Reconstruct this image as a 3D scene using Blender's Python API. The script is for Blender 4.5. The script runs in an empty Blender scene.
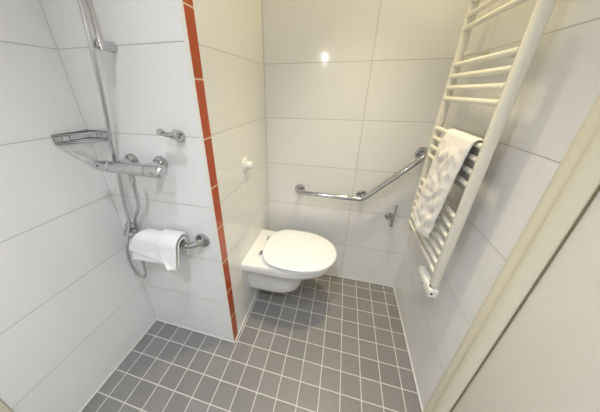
import bpy, bmesh, math, random
from mathutils import Vector, Matrix, noise
random.seed(4)
C = bpy.context.scene.collection
PI = math.pi
V = Vector

# ------------------------------------------------------------------ room dimensions (metres)
XL, YB, XC, YD, XE = -1.063, 0.7246, -0.4966, 1.4213, 0.5108
YF, ZC = -1.05, 2.45
EYE = 1.38

# ------------------------------------------------------------------ materials
def new_mat(name):
    m = bpy.data.materials.new(name); m.use_nodes = True
    nt = m.node_tree
    return m, nt, nt.nodes['Principled BSDF']

def simple(name, col, rough=0.4, metal=0.0, spec=0.5, coat=0.0, bump=0.0, bscale=80.0, var=0.0):
    m, nt, b = new_mat(name)
    b.inputs['Base Color'].default_value = (*col, 1)
    b.inputs['Roughness'].default_value = rough
    b.inputs['Metallic'].default_value = metal
    b.inputs['Specular IOR Level'].default_value = spec
    b.inputs['Coat Weight'].default_value = coat
    b.inputs['Coat Roughness'].default_value = 0.05
    if bump or var:
        tc = nt.nodes.new('ShaderNodeTexCoord'); n = nt.nodes.new('ShaderNodeTexNoise')
        n.inputs['Scale'].default_value = bscale; n.inputs['Detail'].default_value = 3
        nt.links.new(tc.outputs['Object'], n.inputs['Vector'])
        if bump:
            bp = nt.nodes.new('ShaderNodeBump'); bp.inputs['Strength'].default_value = bump
            bp.inputs['Distance'].default_value = 0.004
            nt.links.new(n.outputs['Fac'], bp.inputs['Height']); nt.links.new(bp.outputs['Normal'], b.inputs['Normal'])
        if var:
            mx = nt.nodes.new('ShaderNodeMix'); mx.data_type = 'RGBA'
            mx.inputs['A'].default_value = (*[c * (1 - var) for c in col], 1)
            mx.inputs['B'].default_value = (*[min(1, c * (1 + var)) for c in col], 1)
            nt.links.new(n.outputs['Fac'], mx.inputs['Factor']); nt.links.new(mx.outputs['Result'], b.inputs['Base Color'])
    return m

def mth(nt, op, a, b=None, c=None):
    n = nt.nodes.new('ShaderNodeMath'); n.operation = op
    for i, v in enumerate((a, b, c)):
        if v is None: continue
        if isinstance(v, (int, float)): n.inputs[i].default_value = v
        else: nt.links.new(v, n.inputs[i])
    return n.outputs[0]

def line_mask(nt, coord, off, pitch, width):
    """1 on a joint line, 0 elsewhere"""
    t = mth(nt, 'DIVIDE', mth(nt, 'SUBTRACT', coord, off), pitch)
    r = mth(nt, 'ROUND', t)
    d = mth(nt, 'MULTIPLY', mth(nt, 'ABSOLUTE', mth(nt, 'SUBTRACT', t, r)), pitch)
    mr = nt.nodes.new('ShaderNodeMapRange')
    mr.inputs['From Min'].default_value = width * 0.35; mr.inputs['From Max'].default_value = width * 0.65
    mr.inputs['To Min'].default_value = 1; mr.inputs['To Max'].default_value = 0
    nt.links.new(d, mr.inputs['Value'])
    return mr.outputs[0]

def tile_mat(name, u_axis, lines_u, lines_v, width, tile_col, grout_col, rough, var=0.03, bump=0.3, wav=0.02, v_axis='Z', v_min=None, spec=0.5, fine=0.0):
    """lines_u / lines_v : (offset, pitch) or None along the two axes of a tiled face"""
    m, nt, b = new_mat(name)
    tc = nt.nodes.new('ShaderNodeTexCoord'); sp = nt.nodes.new('ShaderNodeSeparateXYZ')
    nt.links.new(tc.outputs['Object'], sp.inputs[0])
    masks = []
    for ax, ln in ((u_axis, lines_u), (v_axis, lines_v)):
        if ln: 
            k = line_mask(nt, sp.outputs[ax], ln[0], ln[1], width)
            if ax == 'Z' and v_min is not None: k = mth(nt, 'MULTIPLY', k, mth(nt, 'GREATER_THAN', sp.outputs[ax], v_min))
            masks.append(k)
    g = masks[0] if len(masks) == 1 else mth(nt, 'MAXIMUM', masks[0], masks[1])
    # one tone per tile
    ids = []
    for ax, ln in ((u_axis, lines_u), (v_axis, lines_v)):
        ids.append(mth(nt, 'FLOOR', mth(nt, 'DIVIDE', mth(nt, 'SUBTRACT', sp.outputs[ax], ln[0]), ln[1])) if ln else 0.0)
    cb = nt.nodes.new('ShaderNodeCombineXYZ')
    for i, v in enumerate(ids):
        if isinstance(v, float): cb.inputs[i].default_value = v
        else: nt.links.new(v, cb.inputs[i])
    wn = nt.nodes.new('ShaderNodeTexWhiteNoise'); nt.links.new(cb.outputs[0], wn.inputs['Vector'])
    ns = nt.nodes.new('ShaderNodeTexNoise'); ns.inputs['Scale'].default_value = 60; ns.inputs['Detail'].default_value = 4
    nt.links.new(tc.outputs['Object'], ns.inputs['Vector'])
    fac = mth(nt, 'ADD', mth(nt, 'MULTIPLY', wn.outputs['Value'], 1 - fine), mth(nt, 'MULTIPLY', ns.outputs['Fac'], fine))
    mx = nt.nodes.new('ShaderNodeMix'); mx.data_type = 'RGBA'
    mx.inputs['A'].default_value = (*[c * (1 - var) for c in tile_col], 1)
    mx.inputs['B'].default_value = (*[min(1, c * (1 + var)) for c in tile_col], 1)
    nt.links.new(fac, mx.inputs['Factor'])
    m2 = nt.nodes.new('ShaderNodeMix'); m2.data_type = 'RGBA'
    nt.links.new(g, m2.inputs['Factor']); nt.links.new(mx.outputs['Result'], m2.inputs['A'])
    m2.inputs['B'].default_value = (*grout_col, 1)
    nt.links.new(m2.outputs['Result'], b.inputs['Base Color'])
    rr = mth(nt, 'ADD', mth(nt, 'MULTIPLY', g, 0.75 - rough), rough)
    nt.links.new(rr, b.inputs['Roughness'])
    b.inputs['Specular IOR Level'].default_value = spec
    wv = nt.nodes.new('ShaderNodeTexNoise'); wv.inputs['Scale'].default_value = 7; wv.inputs['Detail'].default_value = 1
    nt.links.new(tc.outputs['Object'], wv.inputs['Vector'])
    h = mth(nt, 'ADD', mth(nt, 'MULTIPLY', g, -bump), mth(nt, 'MULTIPLY', wv.outputs['Fac'], wav))
    if fine: h = mth(nt, 'ADD', h, mth(nt, 'MULTIPLY', ns.outputs['Fac'], 0.12))
    bp = nt.nodes.new('ShaderNodeBump'); bp.inputs['Strength'].default_value = 0.6; bp.inputs['Distance'].default_value = 0.003
    nt.links.new(h, bp.inputs['Height']); nt.links.new(bp.outputs['Normal'], b.inputs['Normal'])
    return m

ROW = (1.521, 0.29957)
TILE = (0.87, 0.87, 0.865)
GROUT = (0.56, 0.55, 0.51)
M = {}
M['tileL'] = tile_mat('white_wall_tile_left', 'Y', (YB - 0.6, 0.6), ROW, 0.0034, TILE, GROUT, 0.14, v_min=0.1)
M['tileB'] = tile_mat('white_wall_tile_shower', 'X', None, ROW, 0.0034, TILE, GROUT, 0.14, v_min=0.1)
M['tileC'] = tile_mat('white_wall_tile_side', 'Y', None, ROW, 0.0034, TILE, GROUT, 0.14, v_min=0.1)
M['tileD'] = tile_mat('white_wall_tile_back', 'X', (0.108, 0.6), ROW, 0.0034, TILE, GROUT, 0.08, v_min=0.1, wav=0.05)
M['tileE'] = tile_mat('white_wall_tile_right', 'Y', (1.192, 0.6), ROW, 0.0034, TILE, GROUT, 0.14, v_min=0.1)
M['paint'] = simple('white_paint', (0.88, 0.87, 0.86), 0.6, bump=0.05, bscale=200)
M['taupe'] = simple('light_paint', (0.86, 0.86, 0.85), 0.6)
M['orange'] = tile_mat('orange_border_tile', 'Y', None, (1.6155, 0.2), 0.005, (0.50, 0.078, 0.010), (0.80, 0.62, 0.45), 0.2, var=0.12)
M['floor'] = tile_mat('grey_floor_tile', 'X', (-0.2768, 0.1015), (0.5285, 0.1025), 0.0048, (0.235, 0.228, 0.226), (0.60, 0.58, 0.54), 0.36, var=0.16, v_axis='Y', fine=0.55, bump=0.4, wav=0.0, spec=0.45)
M['silicone'] = simple('white_silicone', (0.78, 0.77, 0.73), 0.45)
M['profile'] = simple('cream_corner_profile', (0.84, 0.81, 0.74), 0.3)
M['frame'] = simple('cream_enamel_frame', (0.80, 0.76, 0.62), 0.35)
M['door'] = simple('off_white_door', (0.86, 0.83, 0.75), 0.35, bump=0.03, bscale=150)
M['gap'] = simple('gap_shade_strip', (0.24, 0.21, 0.12), 0.8)  # dark colour standing in for the shade inside the door gap
M['chrome'] = simple('chrome', (0.53, 0.53, 0.54), 0.08, metal=1.0)
M['chrome_satin'] = simple('satin_chrome', (0.62, 0.62, 0.64), 0.26, metal=1.0)
M['chrome_wire'] = simple('wire_chrome', (0.34, 0.34, 0.35), 0.38, metal=1.0)
M['black'] = simple('black_plastic', (0.02, 0.02, 0.02), 0.4)
M['ceramic'] = simple('white_ceramic', (0.86, 0.86, 0.85), 0.08, spec=0.6, coat=0.4)
M['seat'] = simple('white_seat_plastic', (0.87, 0.875, 0.89), 0.18, spec=0.5)
M['white_plastic'] = simple('white_plastic', (0.84, 0.83, 0.80), 0.3)
M['enamel'] = simple('cream_white_enamel', (0.82, 0.80, 0.70), 0.22, spec=0.5)
M['valve'] = simple('white_valve_cover', (0.86, 0.85, 0.81), 0.3)
M['towel'] = simple('white_towel', (0.86, 0.86, 0.855), 0.9, spec=0.1, bump=0.5, bscale=420)
M['towel2'] = simple('white_crumpled_towel', (0.84, 0.82, 0.80), 0.9, spec=0.1, bump=0.5, bscale=420)
def emis(name, col, s):
    m, nt, b = new_mat(name)
    b.inputs['Base Color'].default_value = (0.9, 0.9, 0.9, 1)
    b.inputs['Emission Color'].default_value = (*col, 1); b.inputs['Emission Strength'].default_value = s
    return m
M['lamp_warm'] = emis('warm_lamp_glass', (1, 0.80, 0.48), 6)
M['lamp_cool'] = emis('neutral_lamp_glass', (1, 0.97, 0.93), 6)
M['lamp_wall'] = emis('opal_lamp_glass', (1, .97, .92), 110)

# ------------------------------------------------------------------ mesh helpers
def obj(name, bm, mat, parent=None, smooth=40, loc=None):
    me = bpy.data.meshes.new(name)
    bmesh.ops.recalc_face_normals(bm, faces=bm.faces[:])
    bm.to_mesh(me); bm.free()
    if smooth:
        for p in me.polygons: p.use_smooth = True
        me.set_sharp_from_angle(angle=math.radians(smooth))
    me.materials.append(M[mat])
    o = bpy.data.objects.new(name, me); C.objects.link(o)
    if parent is not None:
        o.parent = parent; o.matrix_parent_inverse = Matrix.Translation(parent.location).inverted()
    return o

def thing(name, label, cat, loc, group=None):
    o = bpy.data.objects.new(name, None); C.objects.link(o)
    o.location = loc; o.empty_display_size = 0.05
    o['label'] = label; o['category'] = cat
    if group: o['group'] = group
    return o

def tag(o, label, cat, group=None):
    o['label'] = label; o['category'] = cat
    if group: o['group'] = group
    return o

def struct(name, bm, mat, smooth=40):
    o = obj(name, bm, mat, None, smooth); o['kind'] = 'structure'; return o

def add_box(bm, x0, x1, y0, y1, z0, z1, bev=0.0, seg=3):
    r = bmesh.ops.create_cube(bm, size=1.0)
    vs = r['verts']
    for v in vs:
        v.co = V((x0 + (v.co.x + .5) * (x1 - x0), y0 + (v.co.y + .5) * (y1 - y0), z0 + (v.co.z + .5) * (z1 - z0)))
    if bev:
        es = list({e for v in vs for e in v.link_edges})
        bmesh.ops.bevel(bm, geom=es, offset=bev, segments=seg, affect='EDGES', profile=0.5)
    return bm

def box(*a, **k): return add_box(bmesh.new(), *a, **k)

def catmull(pts, n=8):
    P = [V(p) for p in pts]; out = []
    for i in range(len(P) - 1):
        p0 = P[i - 1] if i else P[0] * 2 - P[1]
        p1, p2 = P[i], P[i + 1]
        p3 = P[i + 2] if i + 2 < len(P) else P[-1] * 2 - P[-2]
        for k in range(n):
            t = k / n
            out.append(0.5 * ((2 * p1) + (p2 - p0) * t + (2 * p0 - 5 * p1 + 4 * p2 - p3) * t * t + (3 * p1 - p0 - 3 * p2 + p3) * t ** 3))
    out.append(P[-1]); return out

def fillet(pts, r, n=6):
    """polyline with rounded corners"""
    P = [V(p) for p in pts]; out = [P[0]]
    for i in range(1, len(P) - 1):
        a = (P[i - 1] - P[i]); b = (P[i + 1] - P[i])
        rr = min(r, a.length * .49, b.length * .49)
        A = P[i] + a.normalized() * rr; B = P[i] + b.normalized() * rr
        for k in range(n + 1):
            t = k / n
            out.append(A * (1 - t) ** 2 + P[i] * 2 * t * (1 - t) + B * t * t)
    out.append(P[-1]); return out

def add_tube(bm, pts, r, seg=16, closed=False, cap=True):
    P = [V(p) for p in pts]; n = len(P)
    rs = r if isinstance(r, (list, tuple)) else [r] * n
    rings = []; up = None
    for i in range(n):
        if closed: t = (P[(i + 1) % n] - P[i - 1]).normalized()
        else: t = (P[min(i + 1, n - 1)] - P[max(i - 1, 0)]).normalized()
        if up is None:
            up = V((0, 0, 1)) if abs(t.z) < .9 else V((1, 0, 0))
        up = (up - t * up.dot(t)).normalized()
        s = t.cross(up)
        rings.append([bm.verts.new(P[i] + (up * math.cos(2 * PI * k / seg) + s * math.sin(2 * PI * k / seg)) * rs[i]) for k in range(seg)])
    for i in range(n if closed else n - 1):
        a, b = rings[i], rings[(i + 1) % n]
        for k in range(seg):
            bm.faces.new((a[k], a[(k + 1) % seg], b[(k + 1) % seg], b[k]))
    if cap and not closed:
        bm.faces.new(rings[0][::-1]); bm.faces.new(rings[-1])
    return bm

def tube(*a, **k): return add_tube(bmesh.new(), *a, **k)

def add_lathe(bm, origin, axis, prof, seg=32):
    """prof: list of (distance along axis, radius)"""
    ax = V(axis).normalized()
    u = ax.orthogonal().normalized(); w = ax.cross(u); O = V(origin)
    rings = []
    for d, r in prof:
        if r < 1e-5: rings.append([bm.verts.new(O + ax * d)])
        else: rings.append([bm.verts.new(O + ax * d + (u * math.cos(2 * PI * k / seg) + w * math.sin(2 * PI * k / seg)) * r) for k in range(seg)])
    for a, b in zip(rings, rings[1:]):
        for k in range(seg):
            k2 = (k + 1) % seg
            if len(a) == 1 and len(b) == 1: continue
            if len(a) == 1: bm.faces.new((a[0], b[k], b[k2]))
            elif len(b) == 1: bm.faces.new((a[k], a[k2], b[0]))
            else: bm.faces.new((a[k], a[k2], b[k2], b[k]))
    if len(rings[0]) > 1: bm.faces.new(rings[0][::-1])
    if len(rings[-1]) > 1: bm.faces.new(rings[-1])
    return bm

def lathe(*a, **k): return add_lathe(bmesh.new(), *a, **k)

def rosette_prof(r, t=0.012):
    return [(0, r), (t * .55, r), (t * .85, r * .95), (t, r * .82), (t * 1.02, 0)]

def loft(sections, cap0=True, cap1=True):
    bm = bmesh.new(); rings = [[bm.verts.new(p) for p in s] for s in sections]
    n = len(rings[0])
    for a, b in zip(rings, rings[1:]):
        for k in range(n):
            bm.faces.new((a[k], a[(k + 1) % n], b[(k + 1) % n], b[k]))
    if cap0: bm.faces.new(rings[0][::-1])
    if cap1: bm.faces.new(rings[-1])
    return bm

# ------------------------------------------------------------------ the setting
struct('floor', box(XL - .1, XE + .1, YF - .1, YD + .1, -.08, 0), 'floor')
struct('ceiling', box(XL - .1, XE + .1, YF - .1, YD + .1, ZC, ZC + .08), 'paint')
struct('wall_left', box(XL - .1, XL, YF - .1, YB + .1, 0, ZC), 'tileL')
struct('wall_shower', box(XL, XC, YB, YB + .1, 0, ZC), 'tileB')
struct('wall_side', box(XC - .1, XC, YB + .1, YD + .1, 0, ZC), 'tileC')
struct('wall_back', box(XC, XE + .1, YD, YD + .1, 0, ZC), 'tileD')
struct('wall_right', box(XE, XE + .1, 0.553, YD, 0, ZC), 'tileE')
bm = bmesh.new(); add_box(bm, XE, XE + .1, -0.45, 0.553, 2.06, ZC); add_box(bm, XE, XE + .1, YF, -0.45, 0, ZC)
struct('wall_entry', bm, 'paint')
struct('wall_front', box(XL - .1, XE + .1, YF - .1, YF, 0, ZC), 'taupe')

# corner profile where the shower wall ends, and the orange border beside it
struct('trim_1', box(XC - .0150, XC, YB - .0022, YB, 0.0, ZC), 'profile')
struct('trim_2', box(XC, XC + .0016, YB - .0005, YB + .0480, 0.0, ZC), 'orange')
# cream edge strip where the tiling of the left wall stops
struct('trim_3', box(XL, XL + .006, 0.045, 0.1235, 0, ZC, bev=.002), 'frame')
# steel door frame with a rounded face, a dark strip coloured as the gap's shade, the door leaf
prof = [(0, .655), (.006, .655), (.009, .648), (.010, .635), (.009, .622), (.011, .612), (.017, .604), (.021, .592), (.020, .578), (.015, .566), (.010, .560), (.008, .5565), (0, .5565)]
bm = loft([[V((XE - a, y, 0)) for a, y in prof], [V((XE - a, y, 2.06)) for a, y in prof]])
struct('trim_4', bm, 'frame')
struct('trim_5', box(XE - .0045, XE + .03, 0.5543, 0.5565, 0, 2.06), 'gap')
struct('door_1', box(XE - .001, XE + .04, -0.448, 0.5543, 0.006, 2.055, bev=.0015), 'door')
# white silicone joint along the foot of the walls
s = .006
def bead(name, x0, x1, y0, y1): struct(name, box(x0, x1, y0, y1, 0, s, bev=.002, seg=2), 'silicone')
bead('baseboard_left', XL, XL + s, YF, YB)
bead('baseboard_shower', XL + s, XC + s, YB - s, YB)
bead('baseboard_side', XC, XC + s, YB, YD)
bead('baseboard_back', XC + s, XE - s, YD - s, YD)
bead('baseboard_right', XE - s, XE, 0.66, YD)

# ------------------------------------------------------------------ shower rail
RX, RY = -0.785, YB - 0.055
t = thing('shower_rail', 'chrome shower rail with bracket on the white shower wall above the mixer', 'shower rail', (RX, YB, 1.512))
obj('riser_bar', tube([(RX, RY, 1.500), (RX, RY, 2.15)], .0095), 'chrome_satin', t)
def bracket(z):
    bm = bmesh.new()
    add_lathe(bm, (RX - .012, YB, z + .004), (0, -1, 0), [(0, .0145), (.002, .0155), (.062, .0145), (.070, .0130), (.073, .008), (.0735, 0)], 24)
    return bm
b = obj('bracket', bracket(1.512), 'chrome_satin', t)
obj('screw_hole', lathe((RX - .012, YB - .0735, 1.511), (0, -1, 0), [(0, .0035), (.0006, .0035), (.0007, 0)], 12), 'black', b)
obj('bracket', bracket(2.14), 'chrome_satin', t)
obj('slider', box(RX - .018, RX + .018, RY - .045, RY + .014, 1.93, 1.97, bev=.006), 'chrome_satin', t)
hs = tube(catmull([(RX - .012, RY - .035, 1.90), (RX - .012, RY - .045, 2.0), (RX - .012, RY - .075, 2.09), (RX - .012, RY - .105, 2.13)], 6), [.011] * 13 + [.013] * 6, 16)
add_lathe(hs, (RX - .012, RY - .10, 2.145), V((0, -.6, -1)), [(-.012, .02), (-.005, .045), (.008, .05), (.012, .047), (.012, 0)], 28)
obj('hand_shower', hs, 'chrome_satin', t)

# ------------------------------------------------------------------ thermostatic mixer
MX, MY, MZ = -0.800, YB - 0.080, 1.103
t = thing('shower_mixer', 'chrome thermostatic bar mixer on two round wall plates in the shower', 'shower mixer', (MX, YB, MZ))
for sx in (-0.062, 0.085):
    bm = lathe((MX + sx, YB, 1.108), (0, -1, 0), [(0, .032), (.006, .032), (.014, .028), (.017, .020), (.020, .016), (.06, .016)], 32)
    obj('wall_plate', bm, 'chrome', t)
bm = lathe((MX - .085, MY, MZ), (1, 0, 0), [(0, .019), (.002, .0235), (.006, .0245), (.170, .0245), (.174, .0235), (.176, .019)], 36)
obj('body', bm, 'chrome_satin', t)
h = obj('flow_handle', lathe((MX - .087, MY, MZ), (-1, 0, 0), [(0, .020), (.003, .0235), (.03, .0230), (.06, .020), (.078, .0165), (.084, .012), (.086, 0)], 36), 'chrome_satin', t)
obj('index_mark', lathe((MX - .132, MY - .0212, MZ + .006), (0, -1, .25), [(0, .0035), (.0015, .0035), (.002, 0)], 12), 'black', h)
bm = lathe((MX + .092, MY, MZ), (1, 0, 0), [(0, .020), (.003, .0255), (.05, .0265), (.066, .0255), (.072, .021), (.073, 0)], 36)
h = obj('temperature_handle', bm, 'chrome_satin', t)
obj('stop_button', box(MX + .118, MX + .138, MY - .0290, MY - .0225, MZ - .006, MZ + .006, bev=.002), 'chrome', h)
obj('outlet', lathe((MX + .002, MY, MZ - .022), (0, 0, -1), [(0, .012), (.012, .012), (.013, .0105), (.034, .0105), (.037, .007)], 20), 'chrome', t)

# ------------------------------------------------------------------ shower hose
hp = [(RX - .012, RY - .035, 1.900), (-.775, YB - .085, 1.78), (-.778, YB - .085, 1.63), (-.790, YB - .085, 1.51), (-.862, YB - .052, 1.30), (-.915, YB - .032, 1.17),
      (-.934, YB - .030, 1.03), (-.949, YB - .033, .92), (-.950, YB - .045, .80), (-.955, YB - .086, .695), (-.985, YB - .078, .60), (-1.008, YB - .058, .51),
      (-.990, YB - .047, .442), (-.955, YB - .044, .475), (-.955, YB - .036, .56), (-.952, YB - .022, .66), (-.943, YB - .020, .74), (-.920, YB - .030, .82), (-.852, YB - .050, .905), (-.815, YB - .070, .985), (MX + .002, MY, 1.048)]
hose = obj('shower_hose', tube(catmull(hp, 8), .0076, 12), 'chrome_satin')
tag(hose, 'long chrome shower hose looping down from the rail to below the towel', 'shower hose')

# ------------------------------------------------------------------ wire corner basket
def wire(name, segs, r, parent, mat='chrome_wire'):
    for sg in segs: obj(name, tube(sg, r, 8), mat, parent)
BA, BB = .132, .120
t = thing('corner_basket', 'small chrome wire soap basket in the shower corner', 'basket', (XL + .02, YB - .02, 1.195))
def arc(z, a=BA, b=BB, o=.005, bow=.012, n=14):
    A = V((XL + o, YB - a, z)); B = V((XL + b, YB - o, z)); mid = V((1, -1, 0)).normalized()
    return [A.lerp(B, k / n) + mid * bow * math.sin(PI * k / n) for k in range(n + 1)]
def ring(z, **k): return arc(z, **k) + [V((XL + .006, YB - .006, z))]
for nm, z, r in (('top_rim', 1.227, .0034), ('bottom_rim', 1.196, .0044)):
    bm = bmesh.new(); add_tube(bm, ring(z), r, 8, closed=True); obj(nm, bm, 'chrome_wire', t)
segs = []
top, bot = arc(1.226), arc(1.196)
for k in (0, 2, 4, 11, 12, 14): segs.append([top[k], bot[k]])
wire('upright_wire', segs, .0024, t)
segs = []
for f in (.4, .75):
    segs.append([V((XL + .004, YB - BA * f, 1.196)), V((XL + BB * f, YB - .004, 1.196))])
segs.append([V((XL + .006, YB - .006, 1.196)), V((XL + BA * .5 + .014, YB - BA * .5 - .014, 1.196))])
wire('base_wire', segs, .0015, t)
pl = [arc(1.222)[5] , arc(1.222)[9], arc(1.203)[9], arc(1.203)[5]]
off = V((1, -1, 0)).normalized() * .003
bm = bmesh.new()
add_tube(bm, [p + off for p in pl], .0028, 8, closed=True)
obj('front_plate', bm, 'chrome_wire', t)

# ------------------------------------------------------------------ double robe hook on the shower wall
HX, HZ = -.598, 1.222
t = thing('robe_hook', 'small chrome double robe hook on the shower wall beside the orange border', 'hook', (HX, YB, HZ))
obj('wall_plate', lathe((HX, YB, HZ), (0, -1, 0), rosette_prof(.023, .010), 28), 'chrome', t)
obj('stem', tube([(HX, YB - .008, HZ), (HX - .004, YB - .035, HZ + .004), (HX - .006, YB - .046, HZ + .012)], .0085), 'chrome', t)
bm = tube([(HX - .036, YB - .048, HZ + .022), (HX - .02, YB - .048, HZ + .014), (HX + .0, YB - .048, HZ + .014), (HX + .026, YB - .048, HZ + .022)], .0092)
obj('cross_bar', bm, 'chrome', t)
for sx in (-.038, .028):
    obj('knob', lathe((HX + sx, YB - .042, HZ + .022), (0, -1, .1), [(0, .006), (.003, .0115), (.014, .0125), (.019, .010), (.020, 0)], 18), 'chrome', t)

# ------------------------------------------------------------------ grab bar with the towel, shower wall
GZ, GD = .742, .056
xa, xb = -.998, -.582
t = thing('grab_bar', 'short straight chrome grab bar on the shower wall carrying a folded towel', 'grab bar', ((xa + xb) / 2, YB, GZ))
def elbow(x, sg, a=.065):
    return [(x + sg * a * (1 - math.cos(PI / 2 * k / 10)), YB - .006 - (GD - .006) * math.sin(PI / 2 * k / 10), GZ) for k in range(11)]
path = elbow(xa, 1, .035) + elbow(xb, -1)[::-1]
obj('bar', tube(path, .0155, 20), 'chrome', t)
for x in (xa, xb):
    r_ = obj('wall_plate', lathe((x, YB, GZ), (0, -1, 0), rosette_prof(.036, .011), 32), 'chrome', t)

def draped(xs, front, back, bar_c, rad, thick, wob):
    """strip folded over a bar along x; profile runs up the back, over and down the front"""
    cy, cz = bar_c; R_ = rad
    prof = []
    for k in range(10): prof.append((cy + R_, cz - back * (1 - k / 10)))
    for k in range(13):
        a = PI * k / 12; prof.append((cy + R_ * math.cos(a), cz + R_ * math.sin(a)))
    for k in range(1, 19): prof.append((cy - R_, cz - front * k / 18))
    bm = bmesh.new(); g = []
    for i, x in enumerate(xs):
        row = []
        for j, (y, z) in enumerate(prof):
            dx, dy, dz = wob(i / (len(xs) - 1), j / (len(prof) - 1), x, y, z)
            row.append(bm.verts.new((x + dx, y + dy, z + dz)))
        g.append(row)
    for a, b_ in zip(g, g[1:]):
        for j in range(len(prof) - 1): bm.faces.new((a[j], b_[j], b_[j + 1], a[j + 1]))
    return bm

# hand towel: a thick folded strip, the front cut by a diagonal fold
TR = .027
def edge_x(u, k):                 # k 0 on top of the bar .. 1 at the lower hem
    l = -.848 - .069 * min(1, k * 2.2) ** .8
    r = -.648 - .004 * k
    return l + (r - l) * u
def towel_point(u, s_, out=0.0):
    """s_ runs along the strip: <0 behind the bar, 0..1 over the top, >1 down the front"""
    cy = YB - GD
    if s_ < 0: return V((-.850 + .202 * u, cy + TR, GZ + .004 + s_))
    if s_ <= 1:
        a = PI * s_
        return V((edge_x(u, max(0, s_ - .45) * .55), cy + (TR + out) * math.cos(a), GZ + .004 + (TR + out) * math.sin(a)))
    d = (s_ - 1) * .1
    k = .3 + .7 * d / .1
    hem = .003 * math.sin(u * 5) - .006 + .018 * u
    n = noise.noise(V((u * 4, d * 20, 3.1))) * .004 * min(1, d / .03)
    if out > .015: out += .016 * max(0, 1 - abs(u - (.46 + .42 * min(1, d / .1))) / .16) ** 1.5 * min(1, d / .02)
    return V((edge_x(u, k), cy - TR - out - .22 * d + n, GZ + .004 - d * 1.02 + hem * (d / .1)))
def towel_sheet(us, ss, out):
    bm = bmesh.new(); g = []
    for i, u in enumerate(us): g.append([bm.verts.new(towel_point(u(j / (len(ss) - 1)) if callable(u) else u, v, out)) for j, v in enumerate(ss)])
    for a, b_ in zip(g, g[1:]):
        for j in range(len(ss) - 1): bm.faces.new((a[j], b_[j], b_[j + 1], a[j + 1]))
    return bm
ss = [-.085 + .0085 * k for k in range(10)] + [k / 12 for k in range(13)] + [1 + k / 12 for k in range(1, 13)]
tw = obj('hand_towel', towel_sheet([k / 24 for k in range(25)], ss, 0), 'towel', smooth=60)
md = tw.modifiers.new('s', 'SOLIDIFY'); md.thickness = .012; md.offset = 0
md = tw.modifiers.new('b', 'SUBSURF'); md.levels = 1; md.render_levels = 2
tag(tw, 'white folded hand towel hanging over the straight grab bar in the shower', 'towel')
def front_sheet(n_u=20):
    bm = bmesh.new(); g = []
    for i in range(n_u + 1):
        f = i / n_u; hem = .50 + .46 * f ** 1.3
        row = [towel_point(-.006 + .90 * f, .25 + .75 * k / 8, .012) for k in range(9)]
        row += [towel_point(-.006 + .90 * f, 1 + hem * k / 10, .012) for k in range(1, 11)]
        g.append([bm.verts.new(q) for q in row])
    for a, b_ in zip(g, g[1:]):
        for j in range(18): bm.faces.new((a[j], b_[j], b_[j + 1], a[j + 1]))
    return bm
fr = obj('front_layer', front_sheet(), 'towel', tw, smooth=60)
md = fr.modifiers.new('s', 'SOLIDIFY'); md.thickness = .009; md.offset = 0
md = fr.modifiers.new('b', 'SUBSURF'); md.levels = 1; md.render_levels = 2
ss2 = [.30 + .7 * k / 8 for k in range(9)] + [1 + 0.94 * k / 12 for k in range(1, 13)]
def fold(f): return lambda t: (.46 + .42 * t) * (1 - f) + 1.015 * f
fl = obj('fold_flap', towel_sheet([fold(k / 10) for k in range(11)], ss2, .025), 'towel', tw, smooth=60)
md = fl.modifiers.new('s', 'SOLIDIFY'); md.thickness = .009; md.offset = 0
md = fl.modifiers.new('b', 'SUBSURF'); md.levels = 1; md.render_levels = 2

# ------------------------------------------------------------------ flush button on the side wall
t = thing('flush_knob', 'round white push knob on the cream side wall above the toilet', 'knob', (XC, 1.068, 1.013))
obj('wall_plate', lathe((XC, 1.068, 1.013), (1, 0, 0), [(0, .042), (.004, .042), (.009, .039), (.011, .030), (.0115, 0)], 36), 'white_plastic', t)
obj('push_button', lathe((XC + .011, 1.068, 1.013), (1, 0, 0), [(0, .019), (.003, .0205), (.024, .0205), (.030, .0185), (.0325, .013), (.033, 0)], 32), 'white_plastic', t)

# ------------------------------------------------------------------ wall-hung toilet
TY = 1.100
def dshape(L, hw, z, back=0.0, bw=None, n=64, ex=2.2, straight=.36):
    """outline in plan: flat at the wall, straight sides, rounded front"""
    bw = bw or hw; pts = []
    s0 = back + (L - back) * straight
    m_ = n // 2
    side = 10
    for k in range(side): 
        f = k / side; pts.append((back + (s0 - back) * f, -(bw + (hw - bw) * (f * f * (3 - 2 * f)))))
    fr = n - 2 * side
    for k in range(fr + 1):
        a = -PI / 2 + PI * k / fr
        c, s_ = math.cos(a), math.sin(a)
        pts.append((s0 + (L - s0) * abs(c) ** (2 / ex), hw * math.copysign(abs(s_) ** (2 / ex), s_)))
    for k in range(1, side + 1):
        f = 1 - k / side; pts.append((back + (s0 - back) * f, (bw + (hw - bw) * (f * f * (3 - 2 * f)))))
    return [V((XC + x, TY + y, z)) for x, y in pts]
t = thing('toilet', 'white wall-hung toilet with closed lid on the side wall', 'toilet', (XC, TY, .16))
secs = [dshape(.262, .078, .150, ex=2.6), dshape(.300, .096, .157, ex=2.6), dshape(.325, .106, .180, ex=2.5), dshape(.343, .113, .230, ex=2.4), dshape(.362, .120, .285, ex=2.3),
        dshape(.398, .132, .325), dshape(.452, .152, .358), dshape(.508, .176, .384), dshape(.517, .181, .400, bw=.189), dshape(.520, .183, .420, bw=.191), dshape(.520, .183, .442, bw=.191), dshape(.517, .180, .448, bw=.188), dshape(.508, .172, .450, bw=.18)]
obj('bowl', loft(secs), 'ceramic', t, smooth=50)
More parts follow.
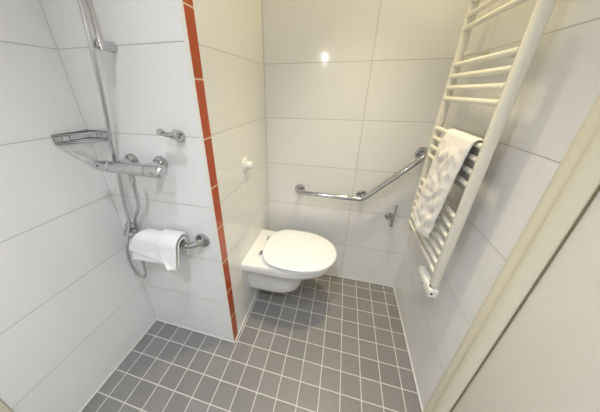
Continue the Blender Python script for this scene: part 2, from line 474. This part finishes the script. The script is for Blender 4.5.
def egg(back, L, hw, z, n=64, ex=2.15):
    """seat outline: squarer at the hinges, round in front"""
    cx = back + (L - back) * .47; pts = []
    for k in range(n):
        a = 2 * PI * k / n; c, s_ = math.cos(a), math.sin(a)
        if c >= 0: x = cx + (L - cx) * abs(c) ** (2 / 2.1)
        else: x = cx - (cx - back) * abs(c) ** (2 / 3.6)
        pts.append((x, hw * math.copysign(abs(s_) ** (2 / ex), s_)))
    return [V((XC + x, TY + y, z)) for x, y in pts]
st = obj('seat', loft([egg(.093, .532, .184, 0.4520), egg(.090, .537, .188, 0.4550), egg(.090, .537, .188, 0.4610), egg(.093, .533, .184, 0.4640)]), 'seat', t, smooth=50)
lid = loft([egg(.090, .536, .187, 0.4660), egg(.086, .541, .192, 0.4690), egg(.085, .542, .193, 0.4750), egg(.088, .539, .190, 0.4810), egg(.098, .528, .180, 0.4850), egg(.15, .47, .13, 0.4885), egg(.23, .38, .06, 0.4895)])
obj('lid', lid, 'seat', t, smooth=50)
for sy in (-.075, .075):
    obj('hinge', lathe((XC + .080, TY + sy - .018, 0.4570), (0, 1, 0), [(0, .006), (.002, .0085), (.034, .0085), (.036, .006)], 18), 'chrome', t)
for sy in (-.09, .09):
    obj('bolt_cap', lathe((XC, TY + sy, .30), (1, 0, 0), [(0, .012), (.010, .012), (.013, .009), (.0135, 0)], 18), 'chrome', t)

# ------------------------------------------------------------------ angled grab bar on the back wall
t = thing('grab_bar', 'long bent chrome grab bar rising at an angle on the back wall', 'grab bar', (.168, YD, .752))
D2 = .068
A, B, Cc = (-.251, .747), (.168, .747), (.455, 1.051)
P = [(A[0], YD - .006, A[1]), (A[0], YD - D2, A[1]), (B[0], YD - D2, B[1]), (Cc[0], YD - D2, Cc[1]), (Cc[0], YD - .006, Cc[1])]
obj('bar', tube(fillet(P, .042, 8), .0155, 20), 'chrome', t)
obj('strut', tube([(B[0], YD - .008, B[1] + .004), (B[0], YD - D2 + .004, B[1] + .004)], .011, 16), 'chrome', t)
for a in (A, B, Cc):
    obj('wall_plate', lathe((a[0], YD, a[1]), (0, -1, 0), rosette_prof(.036, .011), 32), 'chrome', t)

# ------------------------------------------------------------------ spare-roll hook on the back wall
t = thing('toilet_roll_holder', 'small chrome roll holder with an upright rod below the bent grab bar', 'roll holder', (.350, YD, .617))
hx, hz = .360, .615
obj('wall_plate', lathe((hx, YD, hz), (0, -1, 0), rosette_prof(.026, .010), 28), 'chrome', t)
obj('stem', tube(fillet([(hx, YD - .008, hz), (hx + .003, YD - .050, hz), (hx + .010, YD - .062, hz - .006)], .02), .009), 'chrome', t)
obj('rod', tube(fillet([(hx + .010, YD - .062, hz - .036), (hx + .012, YD - .062, hz + .0), (hx + .014, YD - .062, hz + .106)], .01), .0075), 'chrome', t)
for z in (hz - .036, hz + .106):
    obj('end_cap', lathe((hx + .012, YD - .062, z - .007), (0, 0, 1), [(0, .007), (.002, .011), (.012, .011), (.014, .007)], 18), 'chrome', t)

# ------------------------------------------------------------------ towel radiator on the right wall
RO = .080
rx = XE - RO
yn, yf = .814, 1.238
t = thing('towel_radiator', 'tall cream white ladder towel radiator on the right wall', 'radiator', (rx, (yn + yf) / 2, .62))
def upright(y, z0, z1):
    # D-shaped tube, flat side towards the rungs
    pts = []
    for k in range(20):
        a = 2 * PI * k / 20
        pts.append((rx + .006 + .016 * math.copysign(abs(math.cos(a)) ** .75, math.cos(a)), y + .0165 * math.copysign(abs(math.sin(a)) ** .75, math.sin(a))))
    secs = []
    for z, s_ in ((z0, .6), (z0 + .003, .9), (z0 + .008, 1), (z1 - .008, 1), (z1 - .003, .9), (z1, .6)):
        secs.append([V((rx + .006 + (px - rx - .006) * s_, y + (py - y) * s_, z)) for px, py in pts])
    return loft(secs)
ZB, ZT = .640, 1.790
obj('upright', upright(yn, ZB, ZT), 'enamel', t)
obj('upright', upright(yf, ZB, ZT), 'enamel', t)
p_ = .0432
bars = [1.603 + p_ * k for k in range(4)] + [1.476 - p_ * k for k in range(4)] + [1.219 - p_ * k for k in range(4)] + [.961 - p_ * k for k in range(7)]
for z in bars:
    bm = bmesh.new()
    add_tube(bm, [(rx - .002, yn + .010, z), (rx - .002, yf - .010, z)], .0095, 16)
    obj('rung', bm, 'enamel', t)
for y in (.932, 1.185):
    for z in (.896, 1.512 if y > 1 else 1.476):
        obj('wall_bracket', lathe((rx + .004, y, z), (1, 0, 0), [(0, .006), (RO - .012, .006), (RO - .012, .011), (RO - .0045, .011)], 20), 'enamel', t)
# valve cover below the near upright
bm = box(rx - .012, rx + .024, yn - .022, yn + .130, .590, .632, bev=.007)
vc = obj('valve_cover', bm, 'valve', t)
obj('valve_neck', tube([(rx + .002, yn, .630), (rx + .002, yn, .645)], .011), 'chrome', t)
for y in (yn + .045, yn + .095):
    obj('valve_knob', lathe((rx - .012, y, .604), (-1, 0, 0), [(0, .006), (.005, .006), (.007, .004), (.0075, 0)], 16), 'chrome_satin', vc)
obj('valve_screw', lathe((rx - .002, yn - .022, .612), (0, -1, 0), [(0, .005), (.002, .005), (.0022, 0)], 12), 'black', vc)

# crumpled towel on the rungs: over the top rung of the third group, hanging in front
zt = 1.219
def wob2(u, v, s_):
    return None
bm = bmesh.new(); g = []
NY, NZ = 30, 74
for i in range(NY + 1):
    u = i / NY; row = []
    for j in range(NZ + 1):
        v = j / NZ
        s_ = v * .63 - .17             # length along the strip; negative = behind the rungs
        R_ = .019
        if s_ < 0: x, z, d = rx - .006 + R_, zt + s_, 0
        elif s_ < PI * R_: a = s_ / R_; x, z, d = rx - .006 + R_ * math.cos(a), zt + R_ * math.sin(a), 0
        else: d = s_ - PI * R_; x, z = rx - .006 - R_ - .035 * d, zt - d
        y0 = .842 + .10 * max(0, d) ; y1 = 1.060 + .12 * max(0, d)
        y = y0 + (y1 - y0) * u
        if d > 0:
            k = min(1, d / .05) * min(1, .25 + 5 * u) * min(1, .25 + 5 * (1 - u))
            n = noise.noise(V((y * 30, z * 26, 0))) * .5 + noise.ridged_multi_fractal(V((y * 24 + 4, z * 20, 7)), 1.0, 2.0, 3, 1.0, 2.0) * .35
            x -= k * (.018 * n + .006)
            z -= k * (.014 * noise.noise(V((u * 3, 5, 1))) + .05 * d * math.sin(PI * u))
            y += k * .004 * noise.noise(V((z * 18, u * 2, 9)))
        elif s_ < 0:
            y += .003 * noise.noise(V((z * 18, u * 2, 9)))
        row.append(bm.verts.new((x, y, z)))
    g.append(row)
for a, b_ in zip(g, g[1:]):
    for j in range(NZ): bm.faces.new((a[j], b_[j], b_[j + 1], a[j + 1]))
tw2 = obj('bath_towel', bm, 'towel2', smooth=70)
md = tw2.modifiers.new('s', 'SOLIDIFY'); md.thickness = .007; md.offset = 0
md = tw2.modifiers.new('b', 'SUBSURF'); md.levels = 1; md.render_levels = 1
tag(tw2, 'white crumpled towel hanging over the rungs of the radiator', 'towel')

# ------------------------------------------------------------------ lamps of the room and added spotlights
def downlight(label, x, y, power, col, mat, size=.11, spot=0):
    t = thing('ceiling_light', label, 'light', (x, y, ZC))
    obj('frame', lathe((x, y, ZC), (0, 0, -1), [(0, .072), (.004, .072), (.008, .064), (.008, .056), (.003, .054)], 36), 'white_plastic', t)
    obj('diffuser', lathe((x, y, ZC - .0035), (0, 0, -1), [(0, .054), (.002, .050), (.003, 0)], 32), mat, t)
    if spot:
        l = bpy.data.lights.new('lamp', 'SPOT'); l.spot_size = math.radians(spot); l.spot_blend = .9; l.shadow_soft_size = .035
    else:
        l = bpy.data.lights.new('lamp', 'AREA'); l.shape = 'DISK'; l.size = size
    l.energy = power; l.color = col
    o = bpy.data.objects.new('lamp', l); C.objects.link(o); o.location = (x, y, ZC - .012)
    o.parent = t; o.matrix_parent_inverse = Matrix.Translation(t.location).inverted()
downlight('added ceiling fill spotlight near the entrance behind the viewer', -.20, -.45, 104, (.85, .92, 1), 'lamp_cool', spot=110)  # unseen spotlight, added as even fill for the walls
downlight('round white ceiling spotlight above the middle of the room', -.25, .15, 44, (.93, .95, 1), 'lamp_cool', spot=120)
downlight('added ceiling spotlight brightening the toilet lid and floor', .05, 1.0, 60, (1, .84, .50), 'lamp_warm', spot=64)  # extra unseen spotlight, added to brighten lid, floor and lower walls
downlight('round warm ceiling light in the corner beside the radiator', .22, 1.18, 3.2, (1, .80, .34), 'lamp_warm', .07)
# opal wall lamp behind the viewer
t = thing('wall_lamp', 'small upright opal wall lamp behind the viewer', 'lamp', (-.38, YF, 1.80))
obj('wall_plate', box(-.41, -.35, YF, YF + .02, 1.73, 1.87, bev=.004), 'chrome', t)
obj('shade', lathe((-.38, YF + .040, 1.75), (0, 0, 1), [(0, .008), (.004, .012), (.010, .013), (.110, .013), (.116, .012), (.12, .008)], 24), 'lamp_wall', t)

# ------------------------------------------------------------------ world
w = bpy.data.worlds.new('World'); bpy.context.scene.world = w; w.use_nodes = True
w.node_tree.nodes['Background'].inputs['Color'].default_value = (0.9, 0.95, 1, 1)
w.node_tree.nodes['Background'].inputs['Strength'].default_value = 0.0

# ------------------------------------------------------------------ camera
yaw, pitch, roll = 0.2622, -0.4383, -0.0017
cy, sy, cp, sp = math.cos(yaw), math.sin(yaw), math.cos(pitch), math.sin(pitch)
right = V((cy, sy, 0)); fwd = V((-sy * cp, cy * cp, sp)); up = right.cross(fwd)
r2 = right * math.cos(roll) + up * math.sin(roll); u2 = -right * math.sin(roll) + up * math.cos(roll)
cam = bpy.data.cameras.new('camera'); co = bpy.data.objects.new('camera', cam); C.objects.link(co)
mw = Matrix(((r2.x, u2.x, -fwd.x, 0), (r2.y, u2.y, -fwd.y, 0), (r2.z, u2.z, -fwd.z, EYE), (0, 0, 0, 1)))
co.matrix_world = mw
cam.sensor_fit = 'HORIZONTAL'; cam.sensor_width = 36; cam.lens = 220.42 / 600 * 36
cam.shift_x = 17.645 / 600; cam.shift_y = -12.116 / 600
cam.clip_start = .02
sc = bpy.context.scene; sc.camera = co
sc.view_settings.view_transform = 'Standard'; sc.view_settings.look = 'None'
sc.view_settings.gamma = 1; sc.view_settings.use_curve_mapping = False
sc.view_settings.exposure = 0.08
